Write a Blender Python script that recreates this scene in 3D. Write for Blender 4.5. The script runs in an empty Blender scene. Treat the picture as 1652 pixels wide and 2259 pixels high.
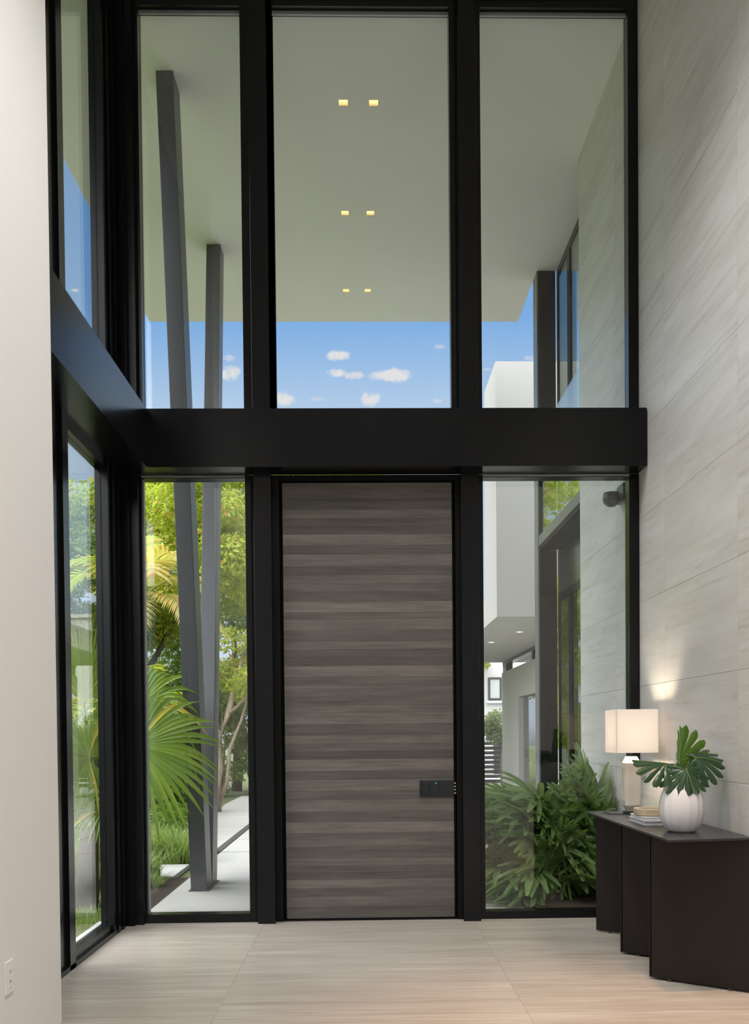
import bpy, bmesh, math, random
import numpy as np
from mathutils import Vector, Matrix

random.seed(7)
scn = bpy.context.scene
C = scn.collection

# ---------------------------------------------------------------- camera
FPX, PX, PY, W, H = 2000.0, 846.0, 1657.0, 1652.0, 2259.0
cy_ = Vector((-.02, .02, -1)).normalized()
cz_ = Vector((-.0095, 1, 0)); cz_ = (cz_ - cy_ * cz_.dot(cy_)).normalized()
cx_ = cy_.cross(cz_)
cam_d = bpy.data.cameras.new('camera')
cam = bpy.data.objects.new('camera', cam_d); C.objects.link(cam)
# rows of the rotation = world axes expressed in camera space
R = Matrix((cx_, cy_, cz_)).to_4x4()
cam.matrix_world = Matrix.Translation((0, 0, 1.35)) @ R
cam_d.sensor_fit = 'VERTICAL'; cam_d.sensor_height = 36; cam_d.sensor_width = 36
cam_d.lens = FPX / H * 36
cam_d.shift_x = -(PX - W / 2) / H
cam_d.shift_y = (PY - H / 2) / H
cam_d.clip_end = 500
scn.camera = cam

# ---------------------------------------------------------------- view, sky, sun, lights
scn.view_settings.view_transform = 'Standard'
scn.view_settings.look = 'None'
scn.view_settings.exposure = 0.0
scn.view_settings.gamma = 1.0
scn.view_settings.use_curve_mapping = False
scn.cycles.use_denoising = True
scn.cycles.max_bounces = 10
scn.cycles.transparent_max_bounces = 24
scn.cycles.caustics_reflective = False
scn.cycles.caustics_refractive = False
scn.cycles.sample_clamp_indirect = 6


class NT:
    """small node-tree helper"""
    def __init__(s, tree):
        s.t = tree; tree.nodes.clear()

    def n(s, typ, **kw):
        nd = s.t.nodes.new(typ)
        for k, v in kw.items():
            if k == 'inp':
                for i, x in v.items():
                    if isinstance(x, bpy.types.NodeSocket): s.t.links.new(x, nd.inputs[i])
                    else: nd.inputs[i].default_value = x
            else: setattr(nd, k, v)
        return nd

    def math(s, op, a, b=0.0, c=None, clamp=False):
        i = {0: a, 1: b}
        if c is not None: i[2] = c
        return s.n('ShaderNodeMath', operation=op, use_clamp=clamp, inp=i).outputs[0]

    def ramp(s, fac, stops, interp='LINEAR'):
        nd = s.n('ShaderNodeValToRGB', inp={0: fac})
        cr = nd.color_ramp; cr.interpolation = interp
        while len(cr.elements) < len(stops): cr.elements.new(0.5)
        for e, (p, col) in zip(cr.elements, stops):
            e.position = p; e.color = (*col, 1)
        return nd.outputs[0]

    def mix(s, fac, a, b, blend='MIX'):
        nd = s.n('ShaderNodeMix', data_type='RGBA', blend_type=blend)
        for i, x in ((0, fac), (6, a), (7, b)):
            if isinstance(x, bpy.types.NodeSocket): s.t.links.new(x, nd.inputs[i])
            else: nd.inputs[i].default_value = x if i == 0 else (*x, 1)
        return nd.outputs[2]

    def noise(s, vec, scale, detail=3, rough=.55, dist=0.0):
        nd = s.n('ShaderNodeTexNoise', inp={'Scale': scale, 'Detail': detail, 'Roughness': rough, 'Distortion': dist})
        if vec is not None: s.t.links.new(vec, nd.inputs['Vector'])
        return nd.outputs[0]

    def mapping(s, vec, scale=(1, 1, 1), rot=(0, 0, 0), loc=(0, 0, 0)):
        return s.n('ShaderNodeMapping', inp={0: vec, 1: loc, 2: rot, 3: scale}).outputs[0]


world = bpy.data.worlds.new('sky'); scn.world = world; world.use_nodes = True
w = NT(world.node_tree)
tc = w.n('ShaderNodeTexCoord').outputs['Generated']
sep = w.n('ShaderNodeSeparateXYZ', inp={0: tc})
sx, sy, sz = sep.outputs
sky = w.ramp(w.math('MULTIPLY_ADD', sz, .5, .5), [(0, (.30, .30, .27)), (.49, (.34, .34, .31)), (.505, (.68, .79, .92)), (.66, (.52, .69, .90)),
                                               (.705, (.21, .45, .84)), (.85, (.11, .30, .70)), (1, (.06, .2, .55))])
ysafe = w.math('MAXIMUM', sy, .02)
az = w.math('DIVIDE', sx, ysafe); el = w.math('DIVIDE', sz, ysafe)
nv = w.n('ShaderNodeCombineXYZ', inp={0: az, 1: el, 2: 0.3}).outputs[0]
nz1 = w.math('SUBTRACT', w.noise(nv, 95, 5, .6), .5)
cl = None
for (a0, e0, ra, re, k) in [(-.0265, .4135, .014, .0065, 1), (-.028, .3955, .012, .0055, 1), (-.008, .392, .012, .005, .9), (.018, .392, .011, .0055, .9),
                            (.036, .393, .020, .008, 1), (-.088, .3685, .015, .009, 1), (.009, .368, .011, .0085, 1), (-.1445, .3955, .013, .0085, 1),
                            (-.144, .411, .008, .0035, .5), (.184, .4105, .007, .0035, .7), (.085, .423, .007, .003, .4), (-.05, .366, .010, .003, .35),
                            (.083, .364, .006, .003, .6), (.137, .398, .005, .002, .4)]:
    # flat-bottomed puff: stretch the lower half
    dx = w.math('DIVIDE', w.math('SUBTRACT', az, a0), ra)
    dy = w.math('DIVIDE', w.math('SUBTRACT', el, e0 - re * .25), re)
    r2 = w.math('ADD', w.math('MULTIPLY', dx, dx), w.math('MULTIPLY', dy, dy))
    v = w.math('MULTIPLY', w.math('MULTIPLY_ADD', w.math('SUBTRACT', w.math('MULTIPLY_ADD', nz1, 3.2, 1.0), r2), 1.1, 0, clamp=True), k)
    cl = v if cl is None else w.math('MAXIMUM', cl, v)
front = w.math('GREATER_THAN', sy, .05)
skyc = w.mix(w.math('MULTIPLY', cl, front), sky, (.83, .82, .84))
bg = w.n('ShaderNodeBackground', inp={0: skyc, 1: 1.0})
w.t.links.new(bg.outputs[0], w.n('ShaderNodeOutputWorld').inputs[0])


def light(name, kind, loc, energy, color, target=None, **kw):
    d = bpy.data.lights.new(name, kind); d.energy = energy; d.color = color
    for k, v in kw.items(): setattr(d, k, v)
    o = bpy.data.objects.new(name, d); C.objects.link(o); o.location = loc
    if target is not None:
        o.rotation_euler = (Vector(target) - Vector(loc)).to_track_quat('-Z', 'Y').to_euler()
    return o


SUN_FROM = Vector((-.30, -.34, .88)).normalized()
light('sun', 'SUN', SUN_FROM * 30, 12.0, (1, .98, .965), (0, 0, 0), angle=math.radians(115))
# fill spots added under the ceiling to brighten the hall, unseen, overhead and behind the viewer
for (lx, ly, e, col, cone) in [(.25, 4.3, 370, (1, .99, .975), 108), (.25, 2.3, 560, (1, .98, .96), 118), (.25, -.2, 500, (1, .975, .95), 126), (.25, -2.6, 240, (1, .97, .94), 126)]:
    light('ceiling_fill_spot', 'SPOT', (lx, ly, 6.5), e, col, (lx, ly, 0), spot_size=math.radians(cone), spot_blend=.6, shadow_soft_size=.35)
light('warm_downlight', 'SPOT', (1.35, 3.7, 6.5), 900, (1, .50, .20), (1.25, 3.6, 0), spot_size=math.radians(36), spot_blend=1.0, shadow_soft_size=.2)

# ---------------------------------------------------------------- mesh helpers
def link(o, parent=None):
    C.objects.link(o)
    if parent is not None: o.parent = parent
    return o


def mesh_obj(name, verts, faces, mat, parent=None, smooth=False, loc=None):
    me = bpy.data.meshes.new(name); me.from_pydata([tuple(v) for v in verts], [], faces)
    if smooth: me.polygons.foreach_set('use_smooth', [True] * len(me.polygons))
    o = bpy.data.objects.new(name, me)
    if mat: me.materials.append(mat)
    if loc is not None: o.location = loc
    return link(o, parent)


def np_obj(name, V, F, mat, parent=None, smooth=False):
    """V (n,3), F (m,4) numpy quads"""
    me = bpy.data.meshes.new(name)
    n, m, k = len(V), len(F), F.shape[1]
    me.vertices.add(n); me.vertices.foreach_set('co', np.asarray(V, np.float32).ravel())
    me.loops.add(m * k); me.loops.foreach_set('vertex_index', np.asarray(F, np.int32).ravel())
    me.polygons.add(m); me.polygons.foreach_set('loop_start', np.arange(0, m * k, k, dtype=np.int32))
    if smooth: me.polygons.foreach_set('use_smooth', np.ones(m, bool))
    me.update(calc_edges=True); me.validate()
    me.materials.append(mat)
    return link(bpy.data.objects.new(name, me), parent)


BOXF = [(0, 3, 2, 1), (4, 5, 6, 7), (0, 1, 5, 4), (1, 2, 6, 5), (2, 3, 7, 6), (3, 0, 4, 7)]


class MB:
    """collects simple shapes; build() links them as ONE mesh"""
    def __init__(s): s.v = []; s.f = []

    def add(s, vs, fs):
        b = len(s.v); s.v += [tuple(v) for v in vs]; s.f += [tuple(i + b for i in f) for f in fs]; return s

    def box(s, x0, x1, y0, y1, z0, z1):
        return s.add([(x0, y0, z0), (x1, y0, z0), (x1, y1, z0), (x0, y1, z0), (x0, y0, z1), (x1, y0, z1), (x1, y1, z1), (x0, y1, z1)], BOXF)

    def tube(s, pts, radii, n=8, cap=True):
        pts = [Vector(p) for p in pts]; b = len(s.v)
        if not hasattr(radii, '__len__'): radii = [radii] * len(pts)
        up = Vector((0.12, .2, 1)).normalized()
        for i, p in enumerate(pts):
            d = (pts[min(i + 1, len(pts) - 1)] - pts[max(i - 1, 0)]).normalized()
            u = d.cross(up)
            if u.length < .05: u = d.cross(Vector((1, 0, 0)))
            u.normalize(); v = d.cross(u)
            for k in range(n):
                a = 2 * math.pi * k / n
                s.v.append(tuple(p + (u * math.cos(a) + v * math.sin(a)) * radii[i]))
        for i in range(len(pts) - 1):
            for k in range(n):
                s.f.append((b + i * n + k, b + i * n + (k + 1) % n, b + (i + 1) * n + (k + 1) % n, b + (i + 1) * n + k))
        if cap:
            s.f.append(tuple(b + k for k in range(n))[::-1]); e = b + (len(pts) - 1) * n
            s.f.append(tuple(e + k for k in range(n)))
        return s

    def prism(s, poly, z0, z1):
        """vertical prism over an xy polygon"""
        n = len(poly); b = len(s.v)
        s.v += [(x, y, z0) for x, y in poly] + [(x, y, z1) for x, y in poly]
        s.f.append(tuple(b + i for i in range(n))[::-1]); s.f.append(tuple(b + n + i for i in range(n)))
        for i in range(n):
            j = (i + 1) % n; s.f.append((b + i, b + j, b + n + j, b + n + i))
        return s

    def lathe(s, prof, n=32, cx=0, cy=0, cap=True):
        b = len(s.v)
        for r, z in prof:
            for k in range(n):
                a = 2 * math.pi * k / n; s.v.append((cx + r * math.cos(a), cy + r * math.sin(a), z))
        for i in range(len(prof) - 1):
            for k in range(n):
                s.f.append((b + i * n + k, b + i * n + (k + 1) % n, b + (i + 1) * n + (k + 1) % n, b + (i + 1) * n + k))
        if cap: s.f.append(tuple(b + k for k in range(n))[::-1])
        return s

    def build(s, name, mat, parent=None, smooth=False, bevel=0):
        o = mesh_obj(name, s.v, s.f, mat, parent, smooth)
        bm = bmesh.new(); bm.from_mesh(o.data)
        bmesh.ops.recalc_face_normals(bm, faces=bm.faces)
        if bevel:
            bmesh.ops.bevel(bm, geom=list(bm.edges), offset=bevel, segments=2, profile=.5, affect='EDGES')
        bm.to_mesh(o.data); bm.free()
        return o


def box(name, x0, x1, y0, y1, z0, z1, mat, parent=None, bevel=0):
    return MB().box(x0, x1, y0, y1, z0, z1).build(name, mat, parent, bevel=bevel)


def empty(name, loc=(0, 0, 0)):
    o = bpy.data.objects.new(name, None); o.empty_display_size = .1; o.location = loc
    return link(o)


def tag(o, label, cat, group=None, kind=None):
    o['label'] = label; o['category'] = cat
    if group: o['group'] = group
    if kind: o['kind'] = kind
    return o


def struct(o, label=None, cat=None):
    o['kind'] = 'structure'
    if label: o['label'] = label
    if cat: o['category'] = cat
    return o


def settle(root):
    """keep parts where they were built although their thing's Empty sits at its base"""
    for ch in root.children:
        ch.matrix_parent_inverse = Matrix.Translation(-root.location)
    return root


# ---------------------------------------------------------------- materials
def new_mat(name):
    m = bpy.data.materials.new(name); m.use_nodes = True
    return m, NT(m.node_tree)


def finish(nt, shader):
    nt.t.links.new(shader, nt.n('ShaderNodeOutputMaterial').inputs[0])


def bump(nt, h, strength=.2, dist=.01):
    return nt.n('ShaderNodeBump', inp={'Strength': strength, 'Distance': dist, 'Height': h}).outputs[0]


def pbr(name, col, rough=.5, metal=0, var=.06, vscale=6, spec=.5, bmp=0, bscale=80):
    m, nt = new_mat(name)
    pos = nt.n('ShaderNodeNewGeometry').outputs['Position']
    nz = nt.noise(pos, vscale, 4)
    c = nt.mix(nz, tuple(max(0, x * (1 - var)) for x in col), tuple(min(1, x * (1 + var)) for x in col))
    p = nt.n('ShaderNodeBsdfPrincipled', inp={'Base Color': c, 'Roughness': rough, 'Metallic': metal, 'Specular IOR Level': spec})
    if bmp: nt.t.links.new(bump(nt, nt.noise(pos, bscale, 3), bmp, .004), p.inputs['Normal'])
    finish(nt, p.outputs[0]); return m


def emit(name, col, strength):
    m, nt = new_mat(name)
    pos = nt.n('ShaderNodeNewGeometry').outputs['Position']
    c = nt.mix(nt.noise(pos, 30), col, tuple(x * .92 for x in col))
    e = nt.n('ShaderNodeEmission', inp={0: c, 1: strength}); finish(nt, e.outputs[0]); return m


def glass_mat(name, tint=(.972, .98, .977), f0=.04, rough=0.0):
    """clear pane: Schlick reflection over tinted transmission"""
    m, nt = new_mat(name)
    g = nt.n('ShaderNodeNewGeometry')
    d = nt.n('ShaderNodeVectorMath', operation='DOT_PRODUCT', inp={0: g.outputs['Incoming'], 1: g.outputs['Normal']}).outputs['Value']
    c = nt.math('SUBTRACT', 1.0, nt.math('ABSOLUTE', d), clamp=True)
    fr = nt.math('MULTIPLY_ADD', nt.math('POWER', c, 5.0), 1 - f0, f0, clamp=True)
    t = nt.n('ShaderNodeBsdfTransparent', inp={0: (*tint, 1)})
    gl = nt.n('ShaderNodeBsdfGlossy', inp={0: (1, 1, 1, 1), 'Roughness': rough})
    mx = nt.n('ShaderNodeMixShader', inp={0: fr, 1: t.outputs[0], 2: gl.outputs[0]})
    finish(nt, mx.outputs[0]); return m


def leaf_mat(name, c1, c2, c3=None, third=.08, trans=.45, rough=.4, spec=.35):
    """leaf: colour varies leaf by leaf; part of the light passes through"""
    m, nt = new_mat(name)
    g = nt.n('ShaderNodeNewGeometry')
    r = g.outputs['Random Per Island']
    nz = nt.noise(g.outputs['Position'], 1.3, 3)
    f = nt.math('ADD', nt.math('MULTIPLY', r, .65), nt.math('MULTIPLY', nz, .35))
    c = nt.mix(f, c1, c2)
    if c3 is not None:
        rr = nt.math('FRACT', nt.math('MULTIPLY', r, 37.7))
        c = nt.mix(nt.math('LESS_THAN', rr, third), c, c3)
    p = nt.n('ShaderNodeBsdfPrincipled', inp={'Base Color': c, 'Roughness': rough, 'Specular IOR Level': spec})
    t = nt.n('ShaderNodeBsdfTranslucent', inp={0: nt.mix(.35, c, (.55, .75, .05))})
    mx = nt.n('ShaderNodeMixShader', inp={0: trans, 1: p.outputs[0], 2: t.outputs[0]})
    finish(nt, mx.outputs[0]); return m


def stone_mat(name, base, vein, light_, rough=.45):
    """honed travertine, veins run along Y; every slab shifts its own piece of the pattern"""
    m, nt = new_mat(name)
    pos = nt.n('ShaderNodeNewGeometry').outputs['Position']
    rnd = nt.n('ShaderNodeObjectInfo').outputs['Random']
    off = nt.n('ShaderNodeCombineXYZ', inp={0: nt.math('MULTIPLY', rnd, 31), 1: nt.math('MULTIPLY', rnd, 17), 2: nt.math('MULTIPLY', rnd, 9)}).outputs[0]
    p0 = nt.n('ShaderNodeVectorMath', operation='ADD', inp={0: pos, 1: off}).outputs[0]
    a = nt.noise(nt.mapping(p0, (2, .9, 5.5), (math.radians(7), 0, 0)), 1.0, 5, .62, .6)
    b = nt.noise(nt.mapping(p0, (4, 1.3, 24), (math.radians(6), 0, 0)), 1.0, 6, .7, .3)
    big = nt.noise(nt.mapping(p0, (1, .8, 1.6)), 1.1, 3)
    pits = nt.noise(nt.mapping(p0, (1, 60, 110)), 1, 2)
    c = nt.mix(nt.ramp(a, [(.3, (0, 0, 0)), (.68, (1, 1, 1))]), light_, base)
    c = nt.mix(nt.math('MULTIPLY', nt.ramp(b, [(.50, (0, 0, 0)), (.64, (1, 1, 1))]), nt.math('MULTIPLY', nt.ramp(big, [(.38, (.2, .2, .2)), (.66, (1, 1, 1))]), .48)), c, vein)
    c = nt.mix(nt.math('MULTIPLY', nt.ramp(pits, [(.66, (0, 0, 0)), (.74, (1, 1, 1))]), nt.ramp(big, [(.5, (0, 0, 0)), (.75, (.5, .5, .5))])), c, tuple(x * .62 for x in vein))
    p = nt.n('ShaderNodeBsdfPrincipled', inp={'Base Color': c, 'Roughness': rough, 'Specular IOR Level': .35})
    nt.t.links.new(bump(nt, b, .06, .004), p.inputs['Normal'])
    finish(nt, p.outputs[0]); return m


def floor_mat():
    m, nt = new_mat('vein_cut_floor_tile')
    pos = nt.n('ShaderNodeNewGeometry').outputs['Position']
    rnd = nt.n('ShaderNodeObjectInfo').outputs['Random']
    off = nt.n('ShaderNodeCombineXYZ', inp={0: nt.math('MULTIPLY', rnd, 13), 1: nt.math('MULTIPLY', rnd, 21), 2: 0.0}).outputs[0]
    p0 = nt.n('ShaderNodeVectorMath', operation='ADD', inp={0: pos, 1: off}).outputs[0]
    a = nt.noise(nt.mapping(p0, (.9, 9, 1)), 1, 5, .6, .35)
    b = nt.noise(nt.mapping(p0, (1.6, 42, 1)), 1, 4, .65, .2)
    c = nt.mix(nt.ramp(a, [(.3, (0, 0, 0)), (.7, (1, 1, 1))]), (.58, .535, .475), (.42, .37, .315))
    c = nt.mix(nt.math('MULTIPLY', nt.ramp(b, [(.45, (0, 0, 0)), (.68, (1, 1, 1))]), .6), c, (.33, .27, .215))
    p = nt.n('ShaderNodeBsdfPrincipled', inp={'Base Color': c, 'Roughness': .33, 'Specular IOR Level': .5})
    finish(nt, p.outputs[0]); return m


def door_mat():
    """stained veneer, grain along X; each strip carries its own tone in its object colour"""
    m, nt = new_mat('smoked_veneer')
    pos = nt.n('ShaderNodeNewGeometry').outputs['Position']
    oi = nt.n('ShaderNodeObjectInfo')
    off = nt.n('ShaderNodeCombineXYZ', inp={0: nt.math('MULTIPLY', oi.outputs['Random'], 50), 1: 0.0, 2: nt.math('MULTIPLY', oi.outputs['Random'], 23)}).outputs[0]
    p0 = nt.n('ShaderNodeVectorMath', operation='ADD', inp={0: pos, 1: off}).outputs[0]
    g = nt.noise(nt.mapping(p0, (3.0, 1, 120)), 1, 5, .7)
    h = nt.noise(nt.mapping(p0, (2.2, 1, 16)), 1, 4, .6)
    k = nt.math('ADD', nt.math('MULTIPLY', g, .75), nt.math('MULTIPLY', h, .75))
    c = nt.mix(1.0, oi.outputs['Color'], nt.ramp(k, [(.45, (.55, .54, .53)), (1.0, (1.45, 1.42, 1.4))]), 'MULTIPLY')
    p = nt.n('ShaderNodeBsdfPrincipled', inp={'Base Color': c, 'Roughness': .42, 'Specular IOR Level': .4})
    nt.t.links.new(bump(nt, g, .12, .002), p.inputs['Normal'])
    finish(nt, p.outputs[0]); return m


M_black = pbr('black_metal', (.005, .0052, .006), .22, 0, .15, 3, .24)
M_black2 = pbr('black_metal_recess', (.004, .004, .0045), .45, 0, .15, 3, .15)
M_gasket_lit = pbr('gasket_and_lit_edge', (.30, .32, .33), .4, .3, .1, 8)  # gasket grey, also used to paint daylight caught on frame edges
M_white = pbr('white_paint', (.80, .785, .765), .7, 0, .02, 2, .3)
M_ceil = pbr('white_ceiling', (.80, .79, .77), .8, 0, .02, 2, .2)
M_soffit = pbr('soffit_plaster', (.80, .80, .80), .85, 0, .03, 1.2, .2)
M_stone = stone_mat('travertine', (.60, .585, .555), (.40, .355, .30), (.72, .715, .70))
M_grout = pbr('grout', (.55, .52, .47), .8)
M_floorgrout = pbr('floor_grout', (.70, .68, .64), .7)
M_floor = floor_mat()
M_door = door_mat()
M_glass = glass_mat('clear_glass')
M_tint = glass_mat('reflective_glass', (.10, .12, .115), .34)
M_wing = glass_mat('wing_glass', (.72, .77, .73), .07)
M_rail = glass_mat('balustrade_glass', (.72, .82, .78), .10)
M_column = pbr('charcoal_column_paint', (.060, .062, .067), .38, 0, .12, 2, .5)
M_pave = pbr('cast_concrete', (.50, .485, .455), .75, 0, .08, 3, .25, .1, 120)
M_paveedge = pbr('path_gap_dark', (.06, .06, .06), .8)
M_soil = pbr('bark_mulch', (.06, .045, .035), .95, 0, .6, 60, .2, .6, 90)
M_render = pbr('pale_render', (.45, .44, .415), .8, 0, .03, 2, .25)
M_renderw = pbr('white_render', (.68, .67, .65), .8, 0, .03, 2, .25)
M_spandrel = pbr('grey_green_panel', (.10, .115, .095), .18, .6, .1, 1, .6)
M_fascia = pbr('grey_fascia', (.20, .20, .205), .4, .4, .1, 3)
M_roof = pbr('terracotta', (.45, .12, .07), .8, 0, .3, 20)
M_fence = pbr('dark_fence', (.05, .05, .052), .6)
M_bark = pbr('bark', (.30, .235, .175), .9, 0, .45, 18, .2, .6, 40)
M_bark2 = pbr('dark_bark', (.12, .10, .08), .9, 0, .4, 18, .2, .5, 40)
M_petiole = pbr('green_stalk', (.16, .25, .06), .5, 0, .2, 10)
M_console = pbr('dark_bronze_steel', (.013, .0095, .008), .45, 0, .25, 2.2, .28)
M_consoletop = pbr('blackened_steel_top', (.035, .037, .042), .30, .3, .2, 4, .5)
M_vase = pbr('white_ceramic', (.74, .735, .75), .38, 0, .02, 8, .45)
M_lampstone = pbr('cream_stone', (.72, .66, .56), .5, 0, .12, 14, .4)
M_woodtray = pbr('pale_wood', (.55, .44, .30), .5, 0, .25, 26, .35)
M_page = pbr('paper', (.82, .82, .84), .8, 0, .03, 40)
M_cover = pbr('grey_cover', (.42, .42, .44), .55, 0, .05, 10)
M_plate = pbr('outlet_plastic', (.82, .80, .78), .35)
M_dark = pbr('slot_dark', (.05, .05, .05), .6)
M_lock = pbr('lock_black', (.008, .009, .012), .3, .2, .1, 5)
M_led = emit('teal_led', (.05, .35, .42), .9)
M_lamplens = emit('warm_lens', (1, .80, .42), 7.0)
M_lampwell = pbr('lamp_well', (.75, .70, .55), .5)
M_blind = pbr('pale_blind', (.55, .60, .58), .7)


def shade_mat():
    m, nt = new_mat('linen_shade')
    pos = nt.n('ShaderNodeNewGeometry').outputs['Position']
    wv = nt.noise(nt.mapping(pos, (300, 300, 60)), 1, 2)
    c = nt.mix(wv, (.92, .90, .89), (.96, .95, .945))
    d = nt.n('ShaderNodeBsdfDiffuse', inp={0: c}); t = nt.n('ShaderNodeBsdfTranslucent', inp={0: nt.mix(.5, c, (1, .93, .88))})
    mx = nt.n('ShaderNodeMixShader', inp={0: .5, 1: d.outputs[0], 2: t.outputs[0]})
    finish(nt, mx.outputs[0]); return m


M_shade = shade_mat()
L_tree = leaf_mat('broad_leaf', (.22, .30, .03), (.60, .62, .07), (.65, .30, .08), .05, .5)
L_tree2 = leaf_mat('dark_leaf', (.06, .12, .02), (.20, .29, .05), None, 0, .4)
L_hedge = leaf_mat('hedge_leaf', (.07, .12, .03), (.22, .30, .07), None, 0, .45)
L_areca = leaf_mat('feather_palm_leaf', (.22, .32, .04), (.58, .58, .08), (.60, .38, .09), .18, .5)
L_areca_dry = leaf_mat('dry_feather_leaf', (.48, .40, .12), (.68, .54, .20), (.70, .34, .09), .25, .45)
L_fan = leaf_mat('fan_palm_leaf', (.08, .16, .03), (.26, .36, .06), (.64, .52, .09), .10, .4, .3)
L_lady = leaf_mat('lady_palm_leaf', (.10, .22, .08), (.34, .47, .18), (.70, .60, .12), .10, .35, .28, .6)
L_grass = leaf_mat('grass_blade', (.15, .24, .05), (.32, .42, .10), None, 0, .45)
L_mondo = leaf_mat('strappy_grass', (.12, .21, .04), (.36, .44, .16), None, 0, .4)
L_cover = leaf_mat('groundcover_leaf', (.09, .18, .03), (.27, .40, .06), None, 0, .4)
L_mon = leaf_mat('monstera_leaf', (.012, .045, .022), (.03, .085, .03), None, 0, .12, .22, .6)
L_mon2 = leaf_mat('young_monstera_leaf', (.05, .14, .015), (.09, .2, .02), None, 0, .35, .3, .5)

# ================================================================ THE ROOM
ZC = 6.56          # ceiling
XL, XR = -1.44, 1.98
YB = -6.0          # rear wall
# floor slab and its tiles
fl = struct(box('floor', -1.95, 2.1, YB, 6.62, -.15, -.0035, M_floorgrout), 'pale vein-cut stone tile floor of the hall', 'floor')
xs = [-1.80, -.735, .765, 1.975]
ys = [6.575 - .75 * i for i in range(9)]
for i in range(3):
    for j in range(8):
        box('tile', xs[i] + .0012, xs[i + 1] - .0012, ys[j + 1] + .0012, ys[j] - .0012, -.0034, 0, M_floor, fl)
box('tile', -1.80, 1.975, YB, ys[-1] - .0012, -.0034, 0, M_floor, fl)

struct(box('ceiling', -1.75, 2.15, YB, 6.45, ZC, ZC + .25, M_ceil), 'white ceiling of the double height hall', 'ceiling')
struct(box('wall_left', -1.86, XL, YB, 4.27, 0, ZC, M_white, bevel=.004), 'plain white painted wall along the left edge', 'wall')
wr = struct(box('wall_right', XR + .012, 2.16, YB, 8.28, -.05, ZC, M_grout), 'tall travertine clad wall on the right running outdoors', 'wall')
zj = [-.05, .467, 1.067, 1.667, 2.267, 2.867, 3.467, 4.067, 4.667, 5.267, 5.867, 6.467, ZC]
yj = [8.28, 7.11, 5.95, 4.785, 3.62, 2.45]
for a in range(len(yj) - 1):
    for b in range(len(zj) - 1):
        box('stone_slab', XR, XR + .0125, yj[a + 1] + .001, yj[a] - .001, zj[b] + .001, zj[b + 1] - .001, M_stone, wr)
box('stone_slab', XR, XR + .0125, YB, yj[-1] - .001, -.05, ZC, M_stone, wr)
box('stone_slab', XR, 2.16, 8.28, 8.292, -.05, ZC, M_stone, wr)
# rear wall with a wide glazed opening that lets daylight in
wb = MB()
wb.box(-1.44, XR, YB - .2, YB, 4.2, ZC).box(-1.44, -1.0, YB - .2, YB, 0, 4.2).box(1.55, XR, YB - .2, YB, 0, 4.2)
struct(wb.build('wall_back', M_white), 'white rear wall behind the viewer with a wide opening', 'wall')


def frame_window(name, rect, axis, depth, fw, label, glass_at, mat=M_black, pane_mat=M_glass, thick=.012):
    """rect = (a0, a1, z0, z1) outer frame; axis 'y' = window facing Y, 'x' = facing X"""
    a0, a1, z0, z1 = rect; d0, d1 = depth; l, r, b, t = fw
    root = struct(empty(name, ((a0 + a1) / 2, d0, z0) if axis == 'y' else (d0, (a0 + a1) / 2, z0)), label, 'window')
    def bx(n, p0, p1, q0, q1, e0, e1, m):
        o = box(n, p0, p1, e0, e1, q0, q1, m, root) if axis == 'y' else box(n, e0, e1, p0, p1, q0, q1, m, root)
        return o
    if l: bx('jamb', a0, a0 + l, z0, z1, d0, d1, mat)
    if r: bx('jamb', a1 - r, a1, z0, z1, d0, d1, mat)
    if b: bx('sill', a0 + l, a1 - r, z0, z0 + b, d0, d1, mat)
    if t: bx('head', a0 + l, a1 - r, z1 - t, z1, d0, d1, mat)
    bx('pane', a0 + l, a1 - r, z0 + b, z1 - t, glass_at, glass_at + thick, pane_mat)
    return settle(root)


GY = 6.565
D = (6.50, 6.60)
# front glazing, lower tier
w1 = frame_window('window_1', (-1.60, -.80, 0, 3.19), 'y', D, (.03, .04, .062, .022), 'tall clear pane left of the front door', GY)
w2 = frame_window('window_2', (.82, 1.978, 0, 3.19), 'y', D, (.035, .072, .055, .022), 'tall clear pane right of the front door beside the stone wall', GY)
# upper tier
w3 = frame_window('window_3', (-1.60, -.80, 3.55, ZC), 'y', D, (.045, .04, .09, .085), 'upper clear pane at the left corner above the beam', GY)
w4 = frame_window('window_4', (-.66, .68, 3.55, ZC), 'y', D, (.045, .045, .09, .085), 'wide upper clear pane above the front door', GY)
w5 = frame_window('window_5', (.82, 1.978, 3.55, ZC), 'y', D, (.035, .072, .09, .085), 'upper clear pane beside the travertine wall', GY)
# paler strips painting in the lit line under the beam
for wn, a, b in ((w1, -1.57, -.84), (w2, .855, 1.906)):
    o = box('bead_and_lit_edge', a, b, 6.492, 6.50, 3.172, 3.186, M_gasket_lit, wn); o.matrix_parent_inverse = Matrix.Translation(-wn.location)
o = box('bead_and_lit_edge', -1.57, -1.562, 6.53, 6.562, .062, 3.168, M_gasket_lit, w1); o.matrix_parent_inverse = Matrix.Translation(-w1.location)
for wn, a, b in ((w3, -1.555, -.84), (w4, -.615, .635), (w5, .855, 1.906)):  # paler strips painting in the lit underside of the upper heads
    o = box('bead_and_lit_edge', a, b, 6.545, 6.562, 6.452, 6.475, M_gasket_lit, wn); o.matrix_parent_inverse = Matrix.Translation(-wn.location)
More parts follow.
